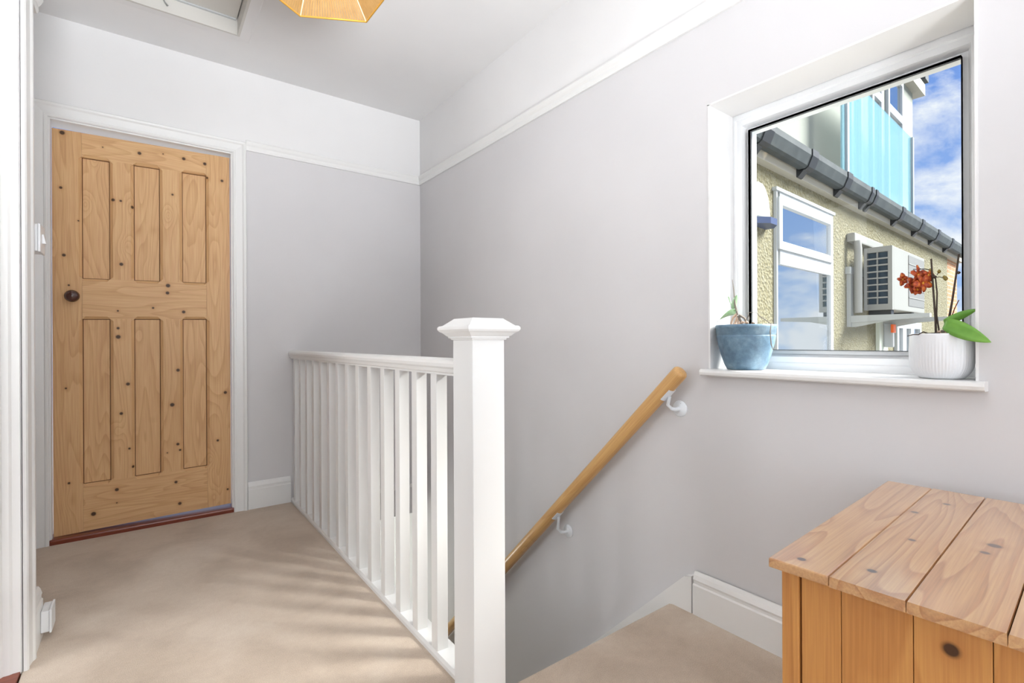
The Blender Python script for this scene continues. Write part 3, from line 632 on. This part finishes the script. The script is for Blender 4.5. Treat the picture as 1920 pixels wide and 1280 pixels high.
def petal(c, dirv_, L, Wd, parent, nrm):
    d = Vector(dirv_).normalized(); nv = Vector(nrm).normalized(); sv = d.cross(nv).normalized()
    vs_ = []; n = 6
    for i in range(n+1):
        t = i/n; wv = Wd*math.sin(math.pi*(.12+.80*t))
        for q in (-1, 0, 1): vs_.append(Vector(c)+d*(L*t)+sv*(wv*q)+nv*(.004*math.sin(t*3)-abs(q)*.0022))
    nb = len(vs_); vs_ += [v-nv*.0008 for v in vs_]; fs = []
    for i in range(n):
        for q in range(2):
            a = i*3+q; fs += [(a, a+1, a+4, a+3), (nb+a, nb+a+3, nb+a+4, nb+a+1)]
        fs += [(i*3, i*3+3, nb+i*3+3, nb+i*3), (i*3+2, nb+i*3+2, nb+i*3+5, i*3+5)]
    e = n*3; fs += [(0, nb, nb+1, 1), (1, nb+1, nb+2, 2), (e, e+1, nb+e+1, nb+e), (e+1, e+2, nb+e+2, nb+e+1)]
    return MB().add(vs_, fs, 0, True).build('petal', PET, parent)
LIP = M('yellow_lip', (.60, .26, .02, 1), .5).m
for fpx, fpy, dx, rot, sz in ((1721, 516, -.01, 20, .026), (1730, 531, -.015, 50, .026), (1711, 533, -.005, -15, .025), (1692, 524, .0, 100, .018), (1740, 516, .0, 70, .018), (1720, 543, -.01, 160, .016)):
    c = P2(fpx, fpy, dx); fl_ = MB().lathe([(.0006, -.004), (.003, -.002), (.0035, .001), (.002, .004), (.0005, .005)], c, 8).build('flower', LIP, pl2, label='orange-red orchid bloom')
    nv = (-FW+RT*random.uniform(-.5, .5)+UP*random.uniform(-.4, .4)).normalized()
    for k in range(5):
        an = R(rot+72*k+random.uniform(-8, 8)); dv = RT*math.cos(an)+UP*math.sin(an)-FW*.15
        petal(c, dv, sz*random.uniform(.85, 1.1), sz*(.30 if k % 2 else .40), fl_, nv)
BUD = M('olive_bud', (.22, .16, .03, 1), .5).m
for px, py, r_ in ((1761, 509, .0042), (1773, 522, .005), (1770, 519, .003), (1744, 506, .003)): MB().lathe([(.0004, -r_*1.2), (r_*.8, -r_*.6), (r_, 0), (r_*.7, r_*.8), (.0004, r_*1.4)], P2(px, py), 10).build('bud', BUD, pl2)
MB().tube([P2(1754, 520), P2(1762, 519), P2(1773, 522)], .001, 6).build('flower_stem', STEM, pl2)
MB().tube([P2(1757, 515), P2(1761, 509)], .001, 6).build('flower_stem', STEM, pl2)
MB().tube([P2(1762, 624, -.02), P2(1740, 625, -.03), P2(1731, 622, -.05), P2(1722, 627, -.06), P2(1712, 627, -.06), P2(1701, 630, -.06)], [.002, .0018, .0017, .0015, .0013, .001], 6).build('aerial_root', STEM, pl2)
for px, py, mt in ((1762, 622, PALE), (1768, 621, ROOT), (1776, 622, PALE), (1782, 624, PALE)): MB().lathe([(.001, -.004), (.005, -.003), (.006, .0), (.004, .003), (.001, .004)], P2(px, py), 7, smooth=False).build('bark_chip', mt, pl2)

# ------------------------------------------------------------------ pendant shade (hexagonal, gold wire)
LZ = 2.10
pa = hit(563, 30, (0, 0, LZ), (0, 0, 1)); pb = hit(687, 41, (0, 0, LZ), (0, 0, 1)); ab = pb-pa; sd_ = ab.length
rot60 = Matrix.Rotation(R(-60), 3, 'Z'); LC = pa+rot60@ab; LC.z = LZ
a0 = math.atan2(pa.y-LC.y, pa.x-LC.x)
lamp = thing('pendant_lamp', 'hexagonal gold wire pendant shade hanging from the ceiling', 'pendant lamp', (LC.x, LC.y, ZC))
GOLD = M('gold_wire', (.80, .48, .10, 1), .35, .6).m
CREAM = M('cream_rib', (.85, .75, .55, 1), .5).m
def hexp(r_, z, k): return Vector((LC.x+r_*math.cos(a0-k*math.pi/3), LC.y+r_*math.sin(a0-k*math.pi/3), z))
levels = [(sd_, LZ), (.055, LZ+.165)]
def shade_mat():
    m = bpy.data.materials.new('gold_thread_weave'); m.use_nodes = True; t = m.node_tree; b = t.nodes['Principled BSDF']
    b.inputs['Base Color'].default_value = (.62, .36, .09, 1); b.inputs['Roughness'].default_value = .5
    n = t.nodes.new('ShaderNodeTexCoord'); nz_ = t.nodes.new('ShaderNodeTexNoise'); nz_.inputs['Scale'].default_value = 60; t.links.new(n.outputs['Object'], nz_.inputs['Vector'])
    rp = t.nodes.new('ShaderNodeValToRGB'); rp.color_ramp.elements[0].color = (.42, .27, .10, 1); rp.color_ramp.elements[1].color = (.62, .43, .19, 1); t.links.new(nz_.outputs['Fac'], rp.inputs[0]); t.links.new(rp.outputs[0], b.inputs['Base Color'])
    tl = t.nodes.new('ShaderNodeBsdfTranslucent'); tl.inputs[0].default_value = (.85, .52, .16, 1); mx_ = t.nodes.new('ShaderNodeMixShader'); mx_.inputs[0].default_value = .3
    t.links.new(b.outputs[0], mx_.inputs[1]); t.links.new(tl.outputs[0], mx_.inputs[2]); t.links.new(mx_.outputs[0], t.nodes['Material Output'].inputs[0]); return m
SHM = shade_mat()
for k in range(6):
    a, b, c, d = hexp(*levels[0], k), hexp(*levels[0], k+1), hexp(*levels[1], k+1), hexp(*levels[1], k)
    m = MB(); nv = 24
    for i in range(nv):                      # wound threads: thin vertical strips with fine gaps
        t0, t1 = (i+.05)/nv, (i+.95)/nv
        q = [a.lerp(b, t0), a.lerp(b, t1), d.lerp(c, t1), d.lerp(c, t0)]
        up_ = (q[1]-q[0]).cross(q[3]-q[0]).normalized()*.0009
        m.add(q+[x+up_ for x in q], [(0, 1, 2, 3), (7, 6, 5, 4), (0, 4, 5, 1), (1, 5, 6, 2), (2, 6, 7, 3), (3, 7, 4, 0)])
    m.build('shade_panel', SHM, lamp)
    MB().tube([a, b], .0032, 8).build('rim_wire', GOLD, lamp); MB().tube([d, c], .0025, 8).build('top_wire', GOLD, lamp)
    cen = Vector((LC.x, LC.y, LZ)); o_ = (cen-a).normalized()*.003
    MB().tube([a+o_+Vector((0, 0, .001)), d+o_], .0022, 8).build('rib', CREAM, lamp)
BULB = bpy.data.materials.new('warm_bulb'); BULB.use_nodes = True
_b = BULB.node_tree.nodes['Principled BSDF']; _b.inputs['Emission Color'].default_value = (1, .66, .25, 1); _b.inputs['Emission Strength'].default_value = 4; _b.inputs['Base Color'].default_value = (1, .8, .5, 1)
MB().lathe([(.004, -.055), (.020, -.050), (.030, -.035), (.032, -.022), (.026, -.004), (.015, .016), (.013, .03)], (LC.x, LC.y, LZ+.125), 20).build('bulb', BULB, lamp)
MB().lathe([(.018, .0), (.020, .01), (.020, .045), (.008, .055)], (LC.x, LC.y, LZ+.150), 18).build('lamp_holder', PLASTIC, lamp)
MB().tube([(LC.x, LC.y, LZ+.20), (LC.x, LC.y, ZC-.02)], .003, 8).build('flex', PLASTIC, lamp)
MB().lathe([(.008, -.032), (.035, -.022), (.045, -.006), (.046, 0)], (LC.x, LC.y, ZC), 28).build('ceiling_rose', PLASTIC, lamp)
bl = bpy.data.lights.new('pendant_bulb_light', 'POINT'); bl.energy = 1.0; bl.color = (1, .80, .52); bl.shadow_soft_size = .034
blo = bpy.data.objects.new('pendant_bulb_light', bl); COL.objects.link(blo); blo.location = (LC.x, LC.y, LZ+.055)

# ================================================================== outside: rear wing of the house
FA = R(3); FP0 = Vector((3.09, 1.60, 0)); FE = Vector((math.cos(FA), math.sin(FA), 0)); FN = Vector((math.sin(FA), -math.cos(FA), 0))
def fw_(a, o, z): return FP0+FE*a+FN*o+Vector((0, 0, z))
def fpx(px, py, o=0.0):
    q = hit(px, py, FP0+FN*o, FN)-FP0; return q.dot(FE), q.z
class FB(MB):                                # boxes in facade space (along, out, up)
    def fbox(s, a0_, a1_, o0, o1, z0_, z1_, m=0):
        c = [(a, o, z) for z in (z0_, z1_) for o in (o0, o1) for a in (a0_, a1_)]
        return s.add([fw_(*q) for q in c], [(0, 1, 3, 2), (4, 6, 7, 5), (0, 4, 5, 1), (1, 5, 7, 3), (3, 7, 6, 2), (2, 6, 4, 0)], m)
def fb(*a): return FB().fbox(*a)
def dash():
    a = M('pebbledash', rough=.95, spec=.15); v = a.coord()
    vo = a.n('ShaderNodeTexVoronoi', {'Vector': v, 'Scale': 48.0}); n = a.noise(v, 34, 5, .8); big = a.noise(v, 2.2, 4, .6)
    c = a.ramp(n, [(.28, (.10, .08, .04, 1)), (.40, (.19, .175, .11, 1)), (.55, (.25, .24, .175, 1)), (.75, (.29, .285, .23, 1))])
    c = a.mix(a.math('MULTIPLY', big, .35), c, (.26, .22, .10, 1)); a.color(c); a.bump(a.math('ADD', vo.outputs['Distance'], n), .9, .02); return a.m
DASH = dash()
UPVCX = paint('white_upvc_toned_down', (.38, .405, .415, 1), .3, 0, .03, 10, .5)  # outdoor white upvc, base colour darkened to offset the strong sun
CREAMR = paint('cream_render', (.235, .25, .215, 1), .9, .1, .06, 30)
FASC = paint('cream_fascia', (.34, .325, .275, 1), .7, .03, .05)
GUT = M('dark_gutter_plastic', rough=.6, spec=.25); _v = GUT.coord((1, 1, 1)); GUT.color(GUT.ramp(GUT.noise(_v, 9, 4, .6), [(.3, (.030, .037, .040, 1)), (.6, (.050, .060, .062, 1)), (.8, (.075, .085, .075, 1))])); GUT = GUT.m
GUTD = M('black_gutter_union', (.012, .014, .016, 1), .45).m
REFL = M('window_reflection_glass', (.03, .05, .06, 1), .03, 0, 1.0); REFL.b.inputs['IOR'].default_value = 4.0; REFL = REFL.m
FROST = M('pale_blue_balustrade_glass', (.24, .46, .52, 1), .12); FROST.b.inputs['Alpha'].default_value = .5; FROST = FROST.m
BRICK = M('brown_brick', rough=.9); _v = BRICK.coord(); _bt = BRICK.n('ShaderNodeTexBrick', {'Vector': BRICK.n('ShaderNodeMapping', {'Vector': BRICK.n('ShaderNodeTexCoord').outputs['Object'], 'Rotation': (R(90), 0, 0)}).outputs[0], 'Color1': (.30, .13, .05, 1), 'Color2': (.42, .20, .09, 1), 'Mortar': (.45, .38, .28, 1), 'Scale': 4.5}); BRICK.color(_bt.outputs['Color']); BRICK = BRICK.m
wing = thing('house_wing', 'cream pebble-dashed rear wing of the house outside the window', 'building', (3.09, 1.60, -2.7))
GA1 = 6.35; BR0 = fpx(1776, 520)[0]
fb(-1.3, BR0, -.30, 0, -2.7, 2.17).build('pebbledash_wall', DASH, wing)
fb(BR0, GA1+.3, -.34, -.02, -2.7, 2.17).build('brick_end_wall', BRICK, wing, label='narrow strip of brown brick at the far end')
fb(-1.3, GA1+.3, -.02, .055, 2.110, 2.165).build('soffit', FASC, wing); fb(-1.3, GA1+.3, -.05, .060, 2.165, 2.275).build('fascia', FASC, wing)
gp = [(.062, 2.262), (.062, 2.176), (.072, 2.160), (.108, 2.160), (.124, 2.172), (.148, 2.232), (.148, 2.262), (.154, 2.268), (.154, 2.229), (.129, 2.166), (.111, 2.153), (.070, 2.153), (.056, 2.172), (.056, 2.262)]
gutter = FB().prism([(o, z) for o, z in gp], -1.3, GA1, lambda a, o, z: fw_(a, o, z)).build('gutter', GUT, wing, label='dark grey plastic gutter')
for px in (1436, 1521, 1587, 1630, 1638, 1689, 1726, 1756, 1782):
    a = fpx(px, 300, .13)[0]; wd = .030 if px in (1630, 1638) else .055
    FB().prism([(.161, 2.272), (.161, 2.226), (.134, 2.160), (.114, 2.145), (.066, 2.145), (.050, 2.169), (.050, 2.272), (.060, 2.272), (.060, 2.177), (.073, 2.159), (.109, 2.159), (.125, 2.171), (.150, 2.232), (.150, 2.272)], a-wd, a+wd, lambda q, o, z: fw_(q, o, z)).build('gutter_union', GUTD, gutter)
    FB().prism([(.055, 2.105), (.066, 2.105), (.105, 2.148), (.105, 2.156), (.055, 2.156)], a-wd, a+.02, lambda q, o, z: fw_(q, o, z)).build('gutter_clip', GUTD, gutter)
FB().prism([(.06, 2.275), (.06, 2.285), (-.36, 2.36), (-.36, 2.275)], -1.3, GA1+.2, lambda a, o, z: fw_(a, o, z)).build('roof_edge', M('dark_felt', (.09, .10, .09, 1), .9).m, wing)
# pebbledash window: outer frame, mullion at transom, top sash
wa0, wz1 = fpx(1450, 358); wa1 = fpx(1557, 470)[0]; ztr1 = fpx(1447, 470)[1]; ztr0 = fpx(1447, 493)[1]; wz0 = .55
wf = FB(); 
for q in ((wa0, wa0+.018, wz0, wz1), (wa1-.055, wa1, wz0, wz1), (wa0+.055, wa1-.055, wz1-.05, wz1), (wa0+.055, wa1-.055, wz0, wz0+.055), (wa0+.055, wa1-.055, ztr0, ztr1+.02)): wf.fbox(q[0], q[1], -.06, .020, q[2], q[3])
wfo = wf.build('window_frame', UPVCX, wing, label='white plastic frame of the wing window')
FB().sweep([(wa0+.012, ztr1+.015), (wa1-.045, ztr1+.015), (wa1-.045, wz1-.04), (wa0+.012, wz1-.04)], [(0, .010), (0, .034), (.05, .034), (.062, .018), (.062, .010)], lambda a, z, h: fw_(a, h, z), True).build('sash', UPVCX, wfo)
fb(wa0+.08, wa1-.10, .001, .018, ztr1+.07, wz1-.095).build('pane', REFL, wfo); fb(wa0+.015, wa1-.05, .001, .005, wz0+.05, ztr0+.004).build('pane', REFL, wfo)
fb(wa0-.02, wa1+.02, -.01, .03, wz1, wz1+.022).build('drip_bar', UPVCX, wfo)
fb(wa0-.03, wa1+.03, -.02, .08, wz0-.04, wz0).build('window_sill', UPVCX, wing)
# upper storey set back above the gutter: cream render, glazed doors, glass screen
UO = -.36; ua1 = fpx(1711, 200, UO)[0]
pa_ = fpx(1584, 300, -.14)[0]
fb(-1.3, ua1, UO-.3, UO, 2.27, 5.2).build('upper_wall', CREAMR, wing, label='cream rendered upper wall behind the glass screen')
fb(ua1-.5, ua1+.22, UO-.3, UO+.10, 4.50, 4.66).build('eaves_box', FASC, wing); fb(ua1+.14, ua1+.34, UO-.2, UO+.12, 4.72, 4.84).build('eaves_gutter', GUT, wing)
for px0, px1, zb_ in ((1590, 1612, 2.3), (1630, 1650, 2.3), (1660, 1689, 2.3)):
    a, b = fpx(px0, 300, UO)[0], fpx(px1, 300, UO)[0]; f_ = FB()
    e_ = .07
    for q in ((a, a+e_, zb_, 4.42), (b-e_, b, zb_, 4.42), (a+e_, b-e_, 4.36, 4.42), (a+e_, b-e_, zb_, zb_+.06), (a+e_, b-e_, 3.86, 3.96)): f_.fbox(q[0], q[1], UO-.02, UO+.035, q[2], q[3])
    fo = f_.build('upper_window_frame', UPVCX, wing); fb(a+e_, b-e_, UO-.01, UO+.008, zb_+.06, 4.36).build('pane', REFL, fo)
ga1 = fpx(1707, 300, -.14)[0]; gz = fpx(1670, 222, -.14)[1]
fb(pa_+.02, ga1-.02, -.145, -.130, 2.33, gz).build('balustrade_glass', FROST, wing, label='pale blue glass balcony screen')
fb(pa_-.10, pa_-.02, -.145, -.130, 2.33, gz+.75).build('side_glass', FROST, wing)
fb(pa_-.022, pa_+.028, -.16, -.11, 2.3, gz+.75).build('screen_post', UPVCX, wing, label='white post at the edge of the glass screen'); fb(ga1-.02, ga1+.03, -.16, -.11, 2.3, gz).build('screen_post', UPVCX, wing)
# patio door frames right of the air conditioner
for px0, px1 in ((1676, 1690), (1690, 1705), (1705, 1722)):
    a, b = fpx(px0, 620)[0], fpx(px1, 620)[0]; f_ = FB()
    for q in ((a, a+.07, -1.2, 1.17), (b-.07, b, -1.2, 1.17), (a+.07, b-.07, 1.10, 1.17), (a+.07, b-.07, -1.2, -1.1)): f_.fbox(q[0], q[1], -.03, .03, q[2], q[3])
    fo = f_.build('patio_door_frame', UPVCX, wing); fb(a+.07, b-.07, -.01, .006, -1.1, 1.10).build('pane', REFL, fo)

# air conditioner on wall brackets
ACW = paint('ac_cream_casing', (.26, .26, .235, 1), .4, 0, .02)
ACD = M('ac_dark_coil', (.03, .06, .09, 1), .5).m
ACM = M('ac_mesh', rough=.6); _v = ACM.coord((140, 140, 140)); ACM.color(ACM.ramp(ACM.n('ShaderNodeTexChecker', {'Vector': _v, 'Scale': 1.0}).outputs['Fac'], [(0, (.06, .065, .065, 1)), (1, (.20, .20, .19, 1))])); ACM = ACM.m
ac = thing('air_conditioner', 'cream outdoor air conditioning unit mounted on the pebble-dashed wall', 'air conditioner', fw_(2.4, .18, 1.23))
A0, A1, O0, O1, Z0, Z1 = 1.90, 3.03, .080, .279, 1.232, 1.768
fb(A0+.05, A1, O0, O1, Z0, Z1).build('casing', ACW, ac, .008)
fb(A0+.046, A0+.0505, O0+.015, O1-.015, Z0+.03, Z1-.03).build('coil', ACD, ac)
fo = FB()
g0, g1, gz0, gz1 = O0+.022, O1-.030, Z0+.050, Z1-.045
for q in ((O0, g0, Z0, Z1), (g1, O1, Z0, Z1), (g0, g1, gz1, Z1), (g0, g1, Z0, gz0)): fo.fbox(A0+.005, A0+.05, q[0], q[1], q[2], q[3])
fo.build('grille_frame', ACW, ac)
for i in range(1, 8):
    z = gz0+(gz1-gz0)*i/8; fb(A0, A0+.03, g0, g1, z-.006, z+.006).build('slat', ACW, ac)
fb(A0+.001, A0+.028, (g0+g1)/2-.004, (g0+g1)/2+.004, gz0, gz1).build('upright_bar', ACW, ac)
ma = fpx(1703, 500, O1)[0]
fb(ma, A1-.03, O1-.002, O1+.004, Z0+.05, Z1-.03).build('intake_mesh', ACM, ac)
for i in range(1, 6):
    z = Z0+.05+(Z1-Z0-.08)*i/6; fb(ma, A1-.03, O1+.004, O1+.008, z-.004, z+.004).build('mesh_bar', ACW, ac)
GALV = paint('white_bracket_metal', (.34, .355, .34, 1), .45, 0, .04)
br = thing('wall_bracket', 'white metal shelf bracket carrying the air conditioner', 'bracket', fw_(1.77, 0, 1.1))
for a in (1.77, 2.72):
    fb(a-.035, a+.035, 0, .03, 1.09, 1.56).build('upright', GALV, br)
    FB().prism([(.03, 1.125), (.55, 1.155), (.55, 1.185), (.03, 1.185)], a-.03, a+.03, lambda q, o, z: fw_(q, o, z)).build('arm', GALV, br)
    FB().prism([(.03, 1.09), (.06, 1.09), (.30, 1.14), (.30, 1.15), (.03, 1.15)], a-.006, a+.006, lambda q, o, z: fw_(q, o, z)).build('gusset', GALV, br)
fb(1.70, 2.80, .0, .035, 1.54, 1.60).build('cross_rail', GALV, br)
for a in (1.98, 2.66): fb(a-.03, a+.05, .10, .26, 1.186, 1.2315).build('rubber_foot', GUTD, br)
tr = thing('pipe_cover', 'white pipe trunking running along the wall to the air conditioner', 'pipe cover', fw_(1.75, 0, 1.2))
fb(1.73, 2.55, 0, .065, 1.815, 1.890).build('horizontal_cover', ACW, tr, .012); MB().tube([fw_(1.78, .065, 1.82), fw_(1.78, .072, 1.75), fw_(1.78, .072, 1.21)], .030, 14).build('downpipe', ACW, tr)
# outdoor wall light at the left
wl = thing('outdoor_wall_light', 'white oval wall light with a blue base left of the wing window', 'wall light', fw_(.09, 0, 1.73))
la, lz0 = fpx(1424, 415); lz1 = fpx(1424, 341)[1]; n = 24
sh_ = MB(); hh = (lz1-lz0); 
vs_ = []
for i in range(13):
    t = i/12; z = lz0+hh*t; wv = .115*math.sqrt(max(0, 1-t**2.4))+.001
    for k in range(9):
        an = math.pi*k/8; vs_.append(fw_(la-.02+wv*math.cos(an), .055*math.sin(an)*math.sqrt(max(0, 1-t**2.4))+.001, z))
sh_.add(vs_, [(i*9+k, i*9+k+1, (i+1)*9+k+1, (i+1)*9+k) for i in range(12) for k in range(8)]+[tuple(range(8, -1, -1))], 0, True).build('shade', paint('opal_white', (.48, .50, .45, 1), .4, 0), wl)
FB().prism([(-.135, 0), (.105, 0), (.105, .05), (.03, .10), (-.06, .10), (-.135, .05)], lz0-.04, lz0, lambda z, a, o: fw_(la+a-.01, o, z)).build('base', M('blue_grey_base', (.03, .05, .12, 1), .4).m, wl)
# isolator switch
iso = thing('isolator_switch', 'white electrical isolator box with an orange switch below the air conditioner', 'isolator', fw_(2.7, 0, 1.0))
i0 = fpx(1642, 630)[0]; i1 = fpx(1658, 630)[0]; i2 = fpx(1673, 630, .1)[0]
fb(i0, i1, 0, .03, .86, 1.17).build('mounting_plate', paint('grey_green_plate', (.52, .56, .48, 1), .6, 0), iso)
fb(i1-.12, i2, .03, .11, .905, 1.14).build('box', UPVCX, iso, .012)
fb(i2-.10, i2-.02, .11, .135, 1.045, 1.125).build('switch_knob', M('orange_switch', (.75, .13, .02, 1), .4).m, iso, .006, label='orange rotary switch')
# garden ground far below
g = B(-30, 45, -40, 40, -2.9, -2.72).build('ground', M('paving', (.28, .27, .25, 1), .95).m); struct(g, 'paved ground below the house', 'ground')
